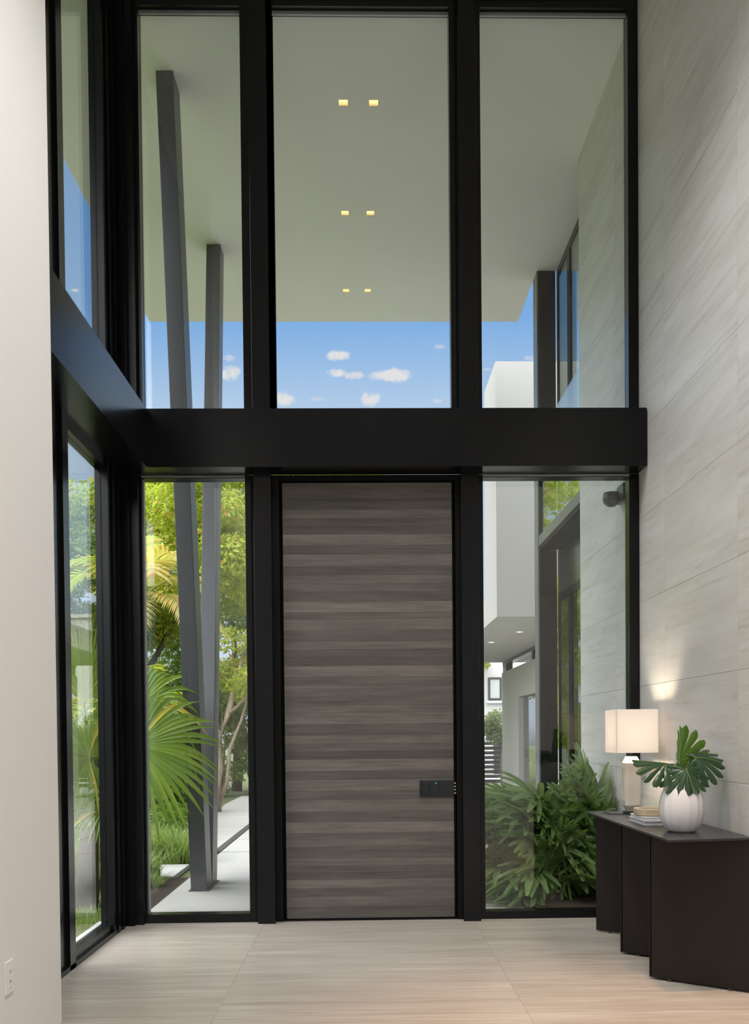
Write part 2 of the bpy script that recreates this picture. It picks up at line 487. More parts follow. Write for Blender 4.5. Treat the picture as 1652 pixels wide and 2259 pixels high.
# side glazing on the left
SX = (-1.80, -1.72)
w6 = frame_window('window_6', (4.28, 6.45, 0, 3.19), 'x', SX, (1.0, .30, .075, .05), 'side pane on the left below the beam', -1.765)
w7 = frame_window('window_7', (4.28, 6.45, 3.55, ZC), 'x', SX, (1.0, .30, .09, .085), 'side pane on the left above the beam', -1.765)
for wn, z0, z1 in ((w6, 0, 3.19), (w7, 3.6, ZC)):
    for (y0, y1, x1) in ((5.20, 5.30, -1.70), (6.12, 6.165, -1.705), (6.20, 6.26, -1.695), (6.30, 6.36, -1.69)):
        o = box('stile', -1.72, x1, y0, y1, z0, z1, M_black, wn); o.matrix_parent_inverse = Matrix.Translation(-wn.location)
o = box('floor_track', -1.72, -1.70, 4.28, 6.36, 0, .03, M_black, w6); o.matrix_parent_inverse = Matrix.Translation(-w6.location)

# corner post, mullion posts and the deep horizontal beam
struct(MB().box(-1.80, -1.585, 6.45, 6.66, 0, ZC).box(-1.73, -1.64, 6.41, 6.45, 0, ZC).build('trim_1', M_black), 'black corner post where the two glass walls meet', 'post')
for n, x0, x1 in (('trim_2', -.80, -.615), ('trim_3', .675, .82)):
    struct(MB().box(x0, x1, 6.50, 6.62, 3.45, ZC).build(n, M_black), 'black mullion above the beam, ' + ('left' if x0 < 0 else 'right') + ' of the wide pane', 'mullion')
for n, x0, x1 in (('trim_4', -.775, -.65), ('trim_5', .69, .815)):
    struct(box(n, x0, x1, 6.43, 6.50, 0, ZC, M_black, bevel=.003), 'tall black steel post on the ' + ('hinge' if x0 < 0 else 'lock') + ' side of the door', 'post')
bm_ = MB().prism([(-1.72, 4.275), (-1.484, 4.275), (-1.484, 6.30), (1.972, 6.30), (1.972, 6.499), (-1.72, 6.499)], 3.19, 3.59)
struct(bm_.build('trim_6', M_black), 'deep black steel beam crossing the glazing and returning along the left', 'beam')
struct(MB().box(-.80, -.60, 6.502, 6.62, 0, 3.19).build('trim_7', M_black2), 'black door jamb on the hinge side', 'jamb')
struct(MB().box(.655, .82, 6.502, 6.62, 0, 3.19).build('trim_8', M_black2), 'black door jamb on the lock side', 'jamb')
struct(MB().box(-.60, .655, 6.502, 6.62, 3.15, 3.19).build('trim_9', M_black2), 'black door head frame under the beam', 'door frame')
struct(MB().box(-.60, -.565, 6.607, 6.65, 0, 3.19).box(.62, .655, 6.607, 6.65, 0, 3.19).box(-.565, .62, 6.607, 6.65, 3.12, 3.19).build('trim_10', M_black2), 'black strips added behind the door edges to block light gaps', 'door frame')  # added behind the leaf to stop light showing through the gaps

# ---------------------------------------------------------------- front door of stained horizontal strips
DX0, DX1, DY = -.578, .634, 6.53
door = struct(empty('door_1', ((DX0 + DX1) / 2, DY, 0)), 'tall grey brown door of horizontal wood strips with a black lock', 'door')
box('leaf_core', DX0, DX1, DY + .012, DY + .075, .012, 3.141, M_black2, door)
box('threshold', -.60, .655, DY - .02, DY + .08, 0, .010, M_black2, door)
cuts = [130, 203, 250, 290, 325, 362, 412, 452, 505, 545, 585, 620, 665, 715, 745, 795, 845, 882, 920, 957, 1007, 1045, 1095, 1135, 1170, 1222,
        1272, 1310, 1345, 1382, 1435, 1475, 1525, 1565, 1620, 1668, 1718, 1745, 1780, 1832, 1868, 1900, 1930, 1970, 2008, 2055, 2108]
tones = [.50, .34, .55, .43, .30, .62, .38, .58, .36, .52, .48, .40, .70, .46, .62, .44, .56, .42, .36, .66, .42, .54, .44, .50, .62, .38, .58, .46, .32,
         .62, .38, .58, .42, .54, .40, .66, .46, .58, .44, .58, .40, .36, .62, .44, .54, .40]
for i in range(len(cuts) - 1):
    zt = 3.141 - (cuts[i] - 130) / (2108 - 130) * 3.127; zb = 3.141 - (cuts[i + 1] - 130) / (2108 - 130) * 3.127
    o = box('plank', DX0, DX1, DY, DY + .0125, zb + .0004, zt - .0004, M_door, door)
    t = .072 + .20 * (tones[i] - .3)
    o.color = (t * 1.06, t * .96, t * .88, 1)
lp = box('lock_plate', .387, .634, DY - .012, DY - .0002, .885, 1.005, M_lock, door, bevel=.002)
lk = settle(door)
for nm, a in (('lever_pad', (.402, .455, DY - .026, DY - .0125, .897, .993)), ):
    box(nm, *a, M_lock, lp, bevel=.003)
tt = MB().tube([(.548, DY - .0125, .945), (.548, DY - .024, .945)], .024, 20)
tt.build('thumb_turn', M_lock, lp)
o = box('indicator_light', .499, .511, DY - .0135, DY - .0122, .978, .988, M_led, lp)
for k in range(4):
    o = box('latch_bolt', .636, .650, DY + .004, DY + .012, .905 + k * .024, .915 + k * .024, M_woodtray, door); o.matrix_parent_inverse = Matrix.Translation(-door.location)

# ---------------------------------------------------------------- wall outlet
wo = tag(empty('wall_outlet', (XL, 3.645, .32)), 'white duplex power outlet low on the white wall', 'outlet')
box('cover_plate', XL, XL + .006, 3.605, 3.685, .32, .45, M_plate, wo, bevel=.002)
box('receptacle', XL + .0062, XL + .008, 3.628, 3.662, .345, .425, M_plate, wo)
for zz in (.362, .402):
    for yy in (3.638, 3.650): box('slot', XL + .0081, XL + .0085, yy, yy + .003, zz, zz + .010, M_dark, wo)
settle(wo)

# ================================================================ OUTDOORS: structure
struct(box('ground', -60, 60, 6.68, 90, -.45, -.06, pbr('lawn_soil', (.13, .15, .07), .95, 0, .4, 9, .1)), 'green ground beyond the glass', 'ground')
struct(box('ground_beside_window', -60, -1.82, -20, 6.68, -.45, -.06, pbr('lawn_soil_side', (.13, .15, .07), .95, 0, .4, 9, .1)), 'green ground outside the left window', 'ground')
pv = struct(empty('path', (0, 9, -.05)), 'pale concrete paving leading from the door', 'paving')
for (x0, x1, y0, y1) in [(-1.69, 2.0, 6.68, 10.48), (-1.69, .2, 10.53, 11.72), (.24, 3.0, 10.53, 11.72), (-1.69, .2, 11.77, 13.4), (.24, 3.0, 11.77, 13.4), (-1.69, 3.0, 13.46, 15.2),
                         (-1.69, 3.0, 15.26, 17.4), (-1.69, 3.0, 17.46, 20), (-2.55, -1.78, 10.53, 11.72), (-2.6, -1.78, 11.77, 13.4), (-2.65, -1.78, 13.46, 15.2), (-2.7, -1.78, 15.26, 17.4),
                         (-2.75, -1.78, 17.46, 20), (-2.75, -1.86, 8.75, 9.55), (3.06, 8, 13.46, 20), (8.06, 14, 10.53, 20), (3.06, 8, 20.06, 23.9), (8.06, 14, 20.06, 29), (3.0, 8, 24.2, 29)]:
    box('paving_slab', x0, x1, y0, y1, -.06, -.012, M_pave, pv, bevel=.006)
box('channel', -1.775, -1.695, 10.5, 20, -.06, -.004, M_paveedge, pv)
settle(pv)
struct(box('planting_bed', -1.98, -1.695, 6.70, 8.7, -.06, -.02, M_soil), 'dark mulch strip beside the paving', 'planting bed')
struct(box('planting_bed', 1.28, 1.97, 6.70, 8.26, -.012, .02, M_soil), 'dark mulch bed under the palms by the right pane', 'planting bed')

# canopy: hollow slab with real openings for the downlights
lights_xy = [(-.133, 7.575), (.117, 7.575), (-.155, 9.163), (.099, 9.163), (-.178, 10.75), (.076, 10.75)]
HS = .042; ZS = 6.54
xc = sorted({-2.66, 1.98, *[round(x + s * HS, 4) for x, y in lights_xy for s in (-1, 1)]})
yc = sorted({6.63, 11.55, *[round(y + s * HS, 4) for x, y in lights_xy for s in (-1, 1)]})
cm = MB()
for i in range(len(xc) - 1):
    for j in range(len(yc) - 1):
        mx, my = (xc[i] + xc[i + 1]) / 2, (yc[j] + yc[j + 1]) / 2
        if any(abs(mx - x) < HS and abs(my - y) < HS for x, y in lights_xy): continue
        cm.add([(xc[i], yc[j], ZS), (xc[i + 1], yc[j], ZS), (xc[i + 1], yc[j + 1], ZS), (xc[i], yc[j + 1], ZS)], [(0, 3, 2, 1)])
cm.add([(-2.66, 6.63, ZS), (1.98, 6.63, ZS), (1.98, 11.55, ZS), (-2.66, 11.55, ZS), (-2.66, 6.63, ZS + .35), (1.98, 6.63, ZS + .35), (1.98, 11.55, ZS + .35), (-2.66, 11.55, ZS + .35)], BOXF[1:])
cn = mesh_obj('canopy', cm.v, cm.f, M_soffit)
struct(cn, 'deep pale grey entrance canopy with its flat soffit', 'canopy')
struct(box('eave', -2.66, -1.81, -6, 6.629, ZS, ZS + .35, M_soffit), 'pale roof overhang outside the left window', 'eave')
struct(box('roof', -1.81, 8, -6.3, 6.629, ZC + .26, ZC + .5, M_soffit), 'flat roof over the hall', 'roof')
names = [('nearest', 'left'), ('nearest', 'right'), ('middle', 'left'), ('middle', 'right'), ('farthest', 'left'), ('farthest', 'right')]
for (x, y), (dn, sd) in zip(lights_xy, names):
    r = tag(empty('soffit_downlight', (x, y, ZS)), f'square recessed downlight, {sd} one of the {dn} pair in the canopy', 'downlight', 'square canopy downlights')
    h = HS - .0015
    wl = MB()
    for (a, b, c, d_) in ((-h, -h + .003, -h, h), (h - .003, h, -h, h), (-h + .003, h - .003, -h, -h + .003), (-h + .003, h - .003, h - .003, h)):
        wl.box(x + a, x + b, y + c, y + d_, ZS, ZS + .07)
    wl.build('housing', M_lampwell, r)
    box('lens', x - h, x + h, y - h, y + h, ZS + .07, ZS + .078, M_lamplens, r)
    box('lens_bar', x - h + .004, x + h - .004, y - .004, y + .004, ZS + .025, ZS + .045, M_lampwell, r)
    settle(r)

# two leaning legs of the canopy support
vc = tag(empty('leaning_column', (-1.46, 8.15, -.012)), 'charcoal steel V-shaped support with two leaning legs outside the left pane', 'column')


def lean(name, bot, top, mat=M_column):
    (bx0, bx1, by0, by1), (tx0, tx1, ty0, ty1) = bot, top
    v = [(bx0, by0, -.012), (bx1, by0, -.012), (bx1, by1, -.012), (bx0, by1, -.012), (tx0, ty0, ZS), (tx1, ty0, ZS), (tx1, ty1, ZS), (tx0, ty1, ZS)]
    b = MB().add(v, BOXF); return b.build(name, mat, vc, bevel=.004)


lean('leg', (-1.53, -1.39, 7.89, 8.15), (-1.59, -1.455, 7.22, 7.48))
lean('leg', (-1.53, -1.39, 8.155, 8.42), (-1.634, -1.486, 9.74, 9.97))
box('base_plate', -1.55, -1.37, 7.87, 8.44, -.012, -.006, M_column, vc)
settle(vc)

# wing of the house on the right: recessed bay with balcony, end fin, white upper block
wing = tag(empty('house_wing', (2.2, 9.3, -.05)), 'recessed glazed bay with a small balcony beyond the stone wall', 'house wing')
GX = 2.20
fin = MB().box(1.98, 2.19, 10.30, 10.52, -.05, ZS + .35).build('end_fin', M_fascia, wing)
box('fin_face', 1.995, 2.19, 10.288, 10.299, -.05, ZS, M_black, wing)
box('slab_edge', 1.985, 2.40, 8.30, 10.285, 3.45, 3.56, M_fascia, wing)
box('slab_soffit', 2.0, 2.40, 8.30, 10.285, 3.41, 3.449, M_black2, wing)
box('spandrel', GX, GX + .05, 8.30, 10.285, 2.90, 3.409, M_spandrel, wing)
box('roof_slab', 1.981, 9, 8.295, 10.285, ZS, ZS + .35, M_soffit, wing)
for (z0, z1) in ((-.05, 2.899), (3.561, ZS - .002)):
    fr = MB()
    fr.box(GX, GX + .025, 8.30, 10.285, z1 - .09, z1).box(GX, GX + .025, 8.30, 10.285, z0, z0 + .07)
    fr.box(GX - .005, GX + .025, 9.62, 9.73, z0 + .07, z1 - .09).box(GX, GX + .025, 10.24, 10.285, z0 + .07, z1 - .09)
    fr.box(GX, GX + .025, 8.30, 8.36, z0 + .07, z1 - .09)
    g = fr.build('glazing_frame', M_black, wing)
    for (a, b) in ((8.36, 9.62), (9.73, 10.24)):
        box('pane', GX + .006, GX + .018, a, b, z0 + .07, z1 - .09, M_wing, g)
br = box('balustrade_pane', 2.01, 2.028, 8.30, 10.285, 3.561, 4.72, M_rail, wing)
box('balustrade_end_post', 2.0, 2.03, 8.293, 8.30, 3.561, 4.72, M_black, wing)
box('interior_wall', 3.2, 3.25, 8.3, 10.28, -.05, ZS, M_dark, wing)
settle(wing)

blk = tag(empty('upper_block', (1.9, 13, -.05)), 'pale rendered upper block overhanging beyond the glazed bay', 'building')
box('block_body', 1.90, 8.0, 13.0, 14.2, 3.0, 6.63, M_render, blk)
box('lower_band', 1.90, 8.0, 14.201, 21.6, 3.0, 3.42, M_render, blk)
box('garage_wall', 3.25, 3.5, 14.5, 17.0, -.05, 2.74, M_render, blk)
box('garage_wall', 3.25, 3.5, 19.2, 21.5, -.05, 2.74, M_render, blk)
box('lintel', 3.25, 3.5, 17.0, 19.2, 2.09, 2.74, M_render, blk)
box('garage_glass', 3.36, 3.38, 17.0, 19.2, -.05, 2.089, M_tint, blk)
box('back_wall', 3.6, 3.7, 14.5, 21.5, -.05, 2.74, M_renderw, blk)
cf = MB().box(3.27, 3.42, 14.5, 21.5, 2.93, 2.999)
for y in (14.5, 17.6, 20.95): cf.box(3.27, 3.42, y, y + (.5 if y > 20 else .14), 2.741, 2.93)
cf.build('clerestory_frame', M_black, blk)
settle(blk)
for k, (x, y) in enumerate(((2.55, 14.9), (2.32, 16.6))):
    r = tag(empty('round_downlight', (x, y, 2.97)), ('nearer' if k == 0 else 'farther') + ' small round downlight under the pale block', 'downlight', 'round downlights')
    MB().lathe([(.05, 2.986), (.075, 2.986), (.078, 2.999)], 20, x, y, cap=False).build('trim_ring', M_renderw, r)
    MB().lathe([(.048, 2.988), (.048, 2.998)], 20, x, y).build('lens', M_lamplens, r)
    settle(r)
# dark dome fixture high on the outdoor stone wall
fx = tag(empty('wall_fixture', (1.98, 7.0, 3.15)), 'dark dome light fixture on the stone wall just outside the right pane', 'wall light')
MB().box(1.955, 1.979, 6.82, 7.0, 3.09, 3.22).build('back_plate', M_column, fx, bevel=.004)
MB().lathe([(.001, 3.055), (.03, 3.06), (.055, 3.08), (.065, 3.11), (.06, 3.16), (.02, 3.17)], 20, 1.89, 6.91).build('dome', M_column, fx, smooth=True)
settle(fx)

# neighbour house and slatted fence at the end of the drive
nb = tag(empty('neighbour_house', (5.5, 30, -.05)), 'white rendered neighbour house with one dark framed window', 'house')
box('wall', 3.0, 12, 30, 34, -.05, 5.2, M_renderw, nb)
box('coping', 2.9, 12.1, 29.9, 34.1, 5.2, 5.32, M_renderw, nb)
MB().add([(2.6, 29.3, 3.58), (4.05, 29.3, 3.58), (4.05, 29.999, 3.58), (2.6, 29.999, 3.58), (2.6, 29.3, 3.64), (4.05, 29.3, 3.64), (4.05, 29.999, 3.85), (2.6, 29.999, 3.85)], BOXF).build('tiled_awning', M_roof, nb)
wn_ = MB()
for (a, b, c, d_) in ((4.08, 4.14, 2.4, 3.15), (4.46, 4.52, 2.4, 3.15), (4.14, 4.46, 2.4, 2.46), (4.14, 4.46, 3.09, 3.15)): wn_.box(a, b, 29.93, 29.999, c, d_)
wf = wn_.build('window_frame', M_fence, nb)
box('pane', 4.14, 4.46, 29.96, 29.97, 2.46, 3.09, M_blind, wf)
box('window_sill', 4.02, 4.58, 29.88, 29.999, 2.30, 2.38, M_renderw, nb)
box('garage_door', 4.25, 6.2, 29.95, 29.999, -.05, 1.6, M_fence, nb)
settle(nb)
fe = tag(empty('slat_fence', (3.6, 24, -.05)), 'dark horizontal slat fence in front of the white neighbour house', 'fence')
for k in range(9): box('slat', 2.4, 6.4, 24.0, 24.03, .0 + k * .125, .085 + k * .125, M_fence, fe)
for x in (2.45, 3.7, 5.0, 6.3): box('post', x, x + .06, 24.031, 24.09, -.05, 1.15, M_fence, fe)
settle(fe)

# ================================================================ INDOORS: console and what stands on it
ct = tag(empty('console_table', (1.75, 5.3, 0)), 'dark bronze console table with a folded zigzag base against the stone wall', 'console table')
top = MB().prism([(1.512, 4.50), (1.972, 4.56), (1.972, 6.19), (1.502, 6.165)], .788, .80)
top.build('table_top', M_consoletop, ct, bevel=.001)
ft = [6.046, 5.421, 4.866]; bk = [5.735, 5.115, 4.56]
for i in range(3):
    th = .008
    a, b = Vector((1.54, ft[i])), Vector((1.965, bk[i]))
    n = Vector(((b - a).y, -(b - a).x)).normalized() * -th
    MB().prism([tuple(a), tuple(b), tuple(b + n), tuple(a + n)], .012, .7875).build('base_panel', M_console, ct)
    if i < 2:
        c2 = Vector((1.54, ft[i + 1])); n2 = Vector(((c2 - b).y, -(c2 - b).x)).normalized() * th
        MB().prism([tuple(b + n), tuple(c2 + n2), tuple(c2 + n2 * 2), tuple(b + n + n2)], .012, .7875).build('return_panel', M_console, ct)
    for t in (.18, .78):
        p = a.lerp(b, t) + n * .6
        MB().lathe([(.012, 0), (.012, .0118)], 12, p.x, p.y).build('levelling_foot', M_dark, ct)
settle(ct)

# table lamp
LX, LY = 1.765, 5.99
lamp = tag(empty('table_lamp', (LX, LY, .80)), 'lit table lamp with square white shade and carved cream stone body', 'lamp')
box('plinth', LX - .045, LX + .045, LY - .045, LY + .045, .80, .815, M_consoletop, lamp, bevel=.002)


def octo(cx, cy, hx, hy, c): return [(cx - hx + c, cy - hy), (cx + hx - c, cy - hy), (cx + hx, cy - hy + c), (cx + hx, cy + hy - c), (cx + hx - c, cy + hy), (cx - hx + c, cy + hy), (cx - hx, cy + hy - c), (cx - hx, cy - hy + c)]


lb = MB()
rings = [(.815, .030, .004), (.855, .052, .016), (1.135, .052, .016), (1.178, .032, .006)]
for z, h, c in rings: lb.v += [(x, y, z) for x, y in octo(LX, LY, h, h, c)]
for i in range(3):
    for k in range(8): lb.f.append((i * 8 + k, i * 8 + (k + 1) % 8, i * 8 + 8 + (k + 1) % 8, i * 8 + 8 + k))
lb.f += [tuple(range(8))[::-1], tuple(24 + k for k in range(8))]
body = lb.build('body', M_lampstone, lamp)
for (hx, hy, ox, oy) in ((.004, .020, -.054, 0), (.020, .004, 0, .054)):
    fr_ = MB()
    if hx < hy:
        x0, x1 = LX + ox - hx, LX + ox + hx - .001
        fr_.box(x0, x1, LY - .030, LY - .020, .885, 1.11).box(x0, x1, LY + .020, LY + .030, .885, 1.11).box(x0, x1, LY - .02, LY + .02, 1.10, 1.11).box(x0, x1, LY - .02, LY + .02, .885, .895)
    else: continue
    fr_.build('slot_rim', M_lampstone, body)
MB().tube([(LX, LY, 1.178), (LX, LY, 1.255)], .012, 12).build('stem', M_black, lamp)
HS2 = .138; zb_, zt_ = 1.205, 1.488
sh = MB()
for (s0, s1) in ((0, 0),):
    o_, i_ = HS2, HS2 - .003
    sh.box(LX - o_, LX + o_, LY - o_, LY - i_, zb_, zt_).box(LX - o_, LX + o_, LY + i_, LY + o_, zb_, zt_)
    sh.box(LX - o_, LX - i_, LY - i_, LY + i_, zb_, zt_).box(LX + i_, LX + o_, LY - i_, LY + i_, zb_, zt_)
shd = sh.build('shade', M_shade, lamp)
sp = MB()
for dx, dy in ((1, 0), (-1, 0), (0, 1), (0, -1)):
    sp.tube([(LX, LY, 1.43), (LX + dx * (HS2 - .004), LY + dy * (HS2 - .004), 1.43)], .002, 6)
sp.build('spider', M_black, shd)
MB().tube([(LX, LY, 1.255), (LX, LY, 1.43)], .004, 8).build('harp', M_black, lamp)
bulb = MB().lathe([(.001, 1.262), (.012, 1.265), (.014, 1.285), (.028, 1.32), (.03, 1.345), (.02, 1.37), (.001, 1.378)], 16, LX + .0, LY)
bulb.build('bulb', emit('bulb_glow', (1, .80, .55), 30), lamp, smooth=True)
settle(lamp)
MB().tube([(LX - .05, LY - .02, .8045), (LX - .10, LY - .10, .8045), (LX - .16, LY - .07, .8045), (LX - .17, LY + .06, .8045)], .0035, 6).build('dark_tube', M_dark)  # thin dark tube curving over the console top
tag(bpy.data.objects['dark_tube'], 'short dark curved tube lying on the console behind the books', 'cord')
lpw = light('table_lamp_bulb', 'POINT', (LX, LY, 1.335), 26, (1, .82, .62), shadow_soft_size=.05)

# books
bk1 = tag(empty('book', (1.74, 5.33, .80)), 'large grey covered book lying flat under the wooden tray', 'book', 'books on the console')
box('lower_cover', 1.60, 1.88, 5.175, 5.50, .8005, .804, M_cover, bk1)
box('page_block', 1.606, 1.876, 5.18, 5.495, .8042, .822, M_page, bk1)
box('upper_cover', 1.60, 1.88, 5.175, 5.50, .8222, .826, M_cover, bk1)
settle(bk1)
bk2 = tag(empty('book', (1.74, 5.35, .826)), 'smaller white book on top of the grey book', 'book', 'books on the console')
box('lower_cover', 1.61, 1.85, 5.23, 5.50, .8262, .829, M_page, bk2)
box('page_block', 1.616, 1.846, 5.235, 5.495, .8292, .842, M_page, bk2)
box('upper_cover', 1.61, 1.85, 5.23, 5.50, .8422, .845, M_page, bk2)
settle(bk2)
# pale wooden tray with a rounded rim
ty = tag(empty('wooden_tray', (1.755, 5.33, .845)), 'pale wooden oval tray resting on the books', 'tray')


def stadium(hx, hy, n=40):
    r = min(hx, hy) * .9; out = []
    for k in range(n):
        a = 2 * math.pi * k / n; c, s = math.cos(a), math.sin(a)
        out.append((math.copysign(abs(c) ** .6 * hx, c), math.copysign(abs(s) ** .6 * hy, s)))
    return out


tb = MB(); n_ = 40
for hx, hy, z in ((.135, .095, .8455), (.148, .105, .851), (.148, .105, .884), (.143, .100, .888), (.122, .080, .888), (.118, .076, .882), (.114, .072, .852)):
    tb.v += [(1.748 + x, 5.36 + y, z) for x, y in stadium(hx, hy)]
for i in range(6):
    for k in range(n_): tb.f.append((i * n_ + k, i * n_ + (k + 1) % n_, (i + 1) * n_ + (k + 1) % n_, (i + 1) * n_ + k))
tb.f += [tuple(range(n_))[::-1], tuple(6 * n_ + k for k in range(n_))]
tr = tb.build('tray_body', M_woodtray, ty)
settle(ty)

# faceted vase
VX, VY = 1.71, 4.875
vs = tag(empty('vase', (VX, VY, .80)), 'white faceted ceramic vase holding monstera leaves', 'vase')
prof = [(.055, .8005), (.066, .8005), (.083, .812), (.101, .84), (.113, .875), (.1185, .915), (.117, .955), (.109, .995), (.096, 1.03), (.083, 1.055), (.076, 1.066), (.070, 1.066), (.072, 1.05), (.085, 1.02), (.098, .96)]
fine = []
for i in range(len(prof) - 1):
    p0, p1, p2, p3 = prof[max(i - 1, 0)], prof[i], prof[i + 1], prof[min(i + 2, len(prof) - 1)]
    for q in range(4):
        t = q / 4
        fine.append(tuple(.5 * ((2 * p1[c]) + (p2[c] - p0[c]) * t + (2 * p0[c] - 5 * p1[c] + 4 * p2[c] - p3[c]) * t * t + (3 * p1[c] - p0[c] - 3 * p2[c] + p3[c]) * t ** 3) for c in (0, 1)))
fine.append(prof[-1])
vb = MB().lathe(fine, 16, VX, VY).build('body', M_vase, vs)
settle(vs)


# ---------------------------------------------------------------- monstera leaves
def monstera(label, base, direction, normal, length, width, mat, droop=.25, fold=.15, lobes=6, root=None):
    d = Vector(direction).normalized(); n = Vector(normal); n = (n - d * n.dot(d)).normalized(); s = d.cross(n)
    base = Vector(base)
    def pt(u, v, lift=0):
        # u across (-1..1 * width), v along 0..1
        z = -droop * length * v * v - fold * abs(u) * 1.2 - .5 * (abs(u) ** 2) / max(width, .01) * .9
        return base + d * (v * length) + s * u + n * (z + lift)
    V, F = [], []
    def rad(th):
        c = abs(th) / math.radians(158)
        return .30 + .80 * (1 - c ** 1.5) + .22 * math.sin(math.pi * c) if c < 1 else .30
    cutsA = [0.0, .34, .70, 1.06, 1.46, 1.92, 2.40, 2.74]
    for side in (-1, 1):
        for k in range(len(cutsA) - 1):
            a0, a1 = cutsA[k], cutsA[k + 1]; am, hw = (a0 + a1) / 2, (a1 - a0) / 2; bi = len(V); st = 7
            fuse = .40 if k else .7
            for j in range(st + 1):
                t = j / st
                g = 1.0 if t <= fuse else 1 - .24 * ((t - fuse) / (1 - fuse)) ** .5 - .22 * max(0, (t - .7) / .3) ** 2
                for q in (-1, -.5, 0, .5, 1):
                    th = am + q * hw * g; e = t * (1 - (.10 * q * q if t > .9 else 0)) * rad(th)
                    if k == 0 and q == -1: th = 0.0 if t > fuse else th
                    # lobes sweep towards the tip
                    u = side * math.sin(th) * e * width; v = .16 + (math.cos(th) * e * .74)
                    V.append(pt(u, v, .006 * math.cos(q * math.pi) * t))
            for j in range(st):
                for q in range(4):
                    a = bi + j * 5 + q; f = (a, a + 1, a + 6, a + 5)
                    F.append(f if side > 0 else f[::-1])
    r = tag(empty('monstera_leaf', tuple(base)), label, 'leaf', 'monstera leaves in the vase')
    bl = mesh_obj('blade', V, F, mat, r, smooth=True)
    rib = MB(); rib.tube([pt(0, .12 + t / 8 * .80, .0015) for t in range(9)], [.0028 - .0002 * t for t in range(9)], 6)
    rib.build('midrib', M_petiole, bl)
    base = pt(0, .16)
    foot = Vector(root or (VX, VY, .86))
    mid = base.lerp(foot, .5) + Vector((0, 0, .02))
    MB().tube([foot, mid, base.lerp(mid, .3), base], [.005, .0045, .004, .0035], 8).build('stalk', M_petiole, r)
    return settle(r)


monstera('upright bright green monstera leaf, tallest in the vase', (VX - .012, VY + .01, 1.14), (.12, .10, 1), (-.70, -.68, .2), .245, .095, L_mon2, droop=-.05, fold=.9, lobes=4)
monstera('broad dark monstera leaf arching to the right of the vase', (VX + .045, VY + .0, 1.20), (.95, -.1, .02), (-.15, -.80, .62), .20, .135, L_mon, droop=.35, fold=.12, lobes=4)
monstera('dark teal monstera leaf hanging over the front of the vase', (VX + .0, VY - .05, 1.165), (.15, -.42, -.80), (.0, -.85, .5), .175, .14, L_mon, droop=.12, fold=.10, lobes=4)
monstera('glossy monstera leaf reaching left towards the lamp', (VX - .055, VY - .01, 1.165), (-.95, .05, .16), (-.05, -.45, .9), .215, .11, L_mon, droop=.08, fold=.35, lobes=5)

# ================================================================ PLANTS
rng = np.random.default_rng(11)


def leaf_quads(P, N, size, aspect=.45, r=None):
    """diamond leaves at P with normals N"""
    r = r or rng
    n = len(P)
    N = N / np.maximum(np.linalg.norm(N, axis=1, keepdims=True), 1e-6)
    a = r.normal(size=(n, 3)); a -= N * (a * N).sum(1, keepdims=True); a /= np.maximum(np.linalg.norm(a, axis=1, keepdims=True), 1e-6)
    b = np.cross(N, a)
    s = size * r.uniform(.6, 1.3, (n, 1))
    V = np.stack([P, P + a * s * .5 + b * s * aspect * .5 + N * s * .06, P + a * s, P + a * s * .5 - b * s * aspect * .5 + N * s * .06], 1).reshape(-1, 3)
    F = np.arange(n * 4).reshape(-1, 4)
    return V, F


def blob_points(blobs, n, shell=.55):
    bl = np.array(blobs, float); vol = bl[:, 3] * bl[:, 4] * bl[:, 5]; idx = rng.choice(len(bl), n, p=vol / vol.sum())
    d = rng.normal(size=(n, 3)); d /= np.linalg.norm(d, axis=1, keepdims=True)
    rad = shell + (1 - shell) * rng.uniform(size=(n, 1)) ** .6
    P = bl[idx, :3] + d * bl[idx, 3:6] * rad
    N = d * .7 + rng.normal(size=(n, 3)) * .55 + np.array([0, 0, .35])
    return P, N


def clumps(c, r, n, cr, top=1.0):
    out = []
    while len(out) < n:
        d = rng.normal(size=3); d /= np.linalg.norm(d)
        p = np.array(c) + d * np.array(r) * rng.uniform(.45, 1) ** .5
        k = cr * rng.uniform(.7, 1.3); out.append((*p, k * 1.1, k * 1.1, k * .75))
    return out


def tree(name, label, base, forks, blobs, nleaf, size, lmat, bmat=M_bark, group=None):
    r = tag(empty(name, base), label, 'tree', group)
    t = MB()
    for pts, r0, r1 in forks:
        k = len(pts); t.tube(pts, [r0 + (r1 - r0) * i / (k - 1) for i in range(k)], 8)
    t.build('trunk', bmat, r, smooth=True)
    P, N = blob_points(blobs, nleaf)
    V, F = leaf_quads(P, N, size)
    o = np_obj('foliage', V, F, lmat, r); o['kind'] = 'stuff'
    return settle(r)


G_T = 'garden trees beyond the paving'
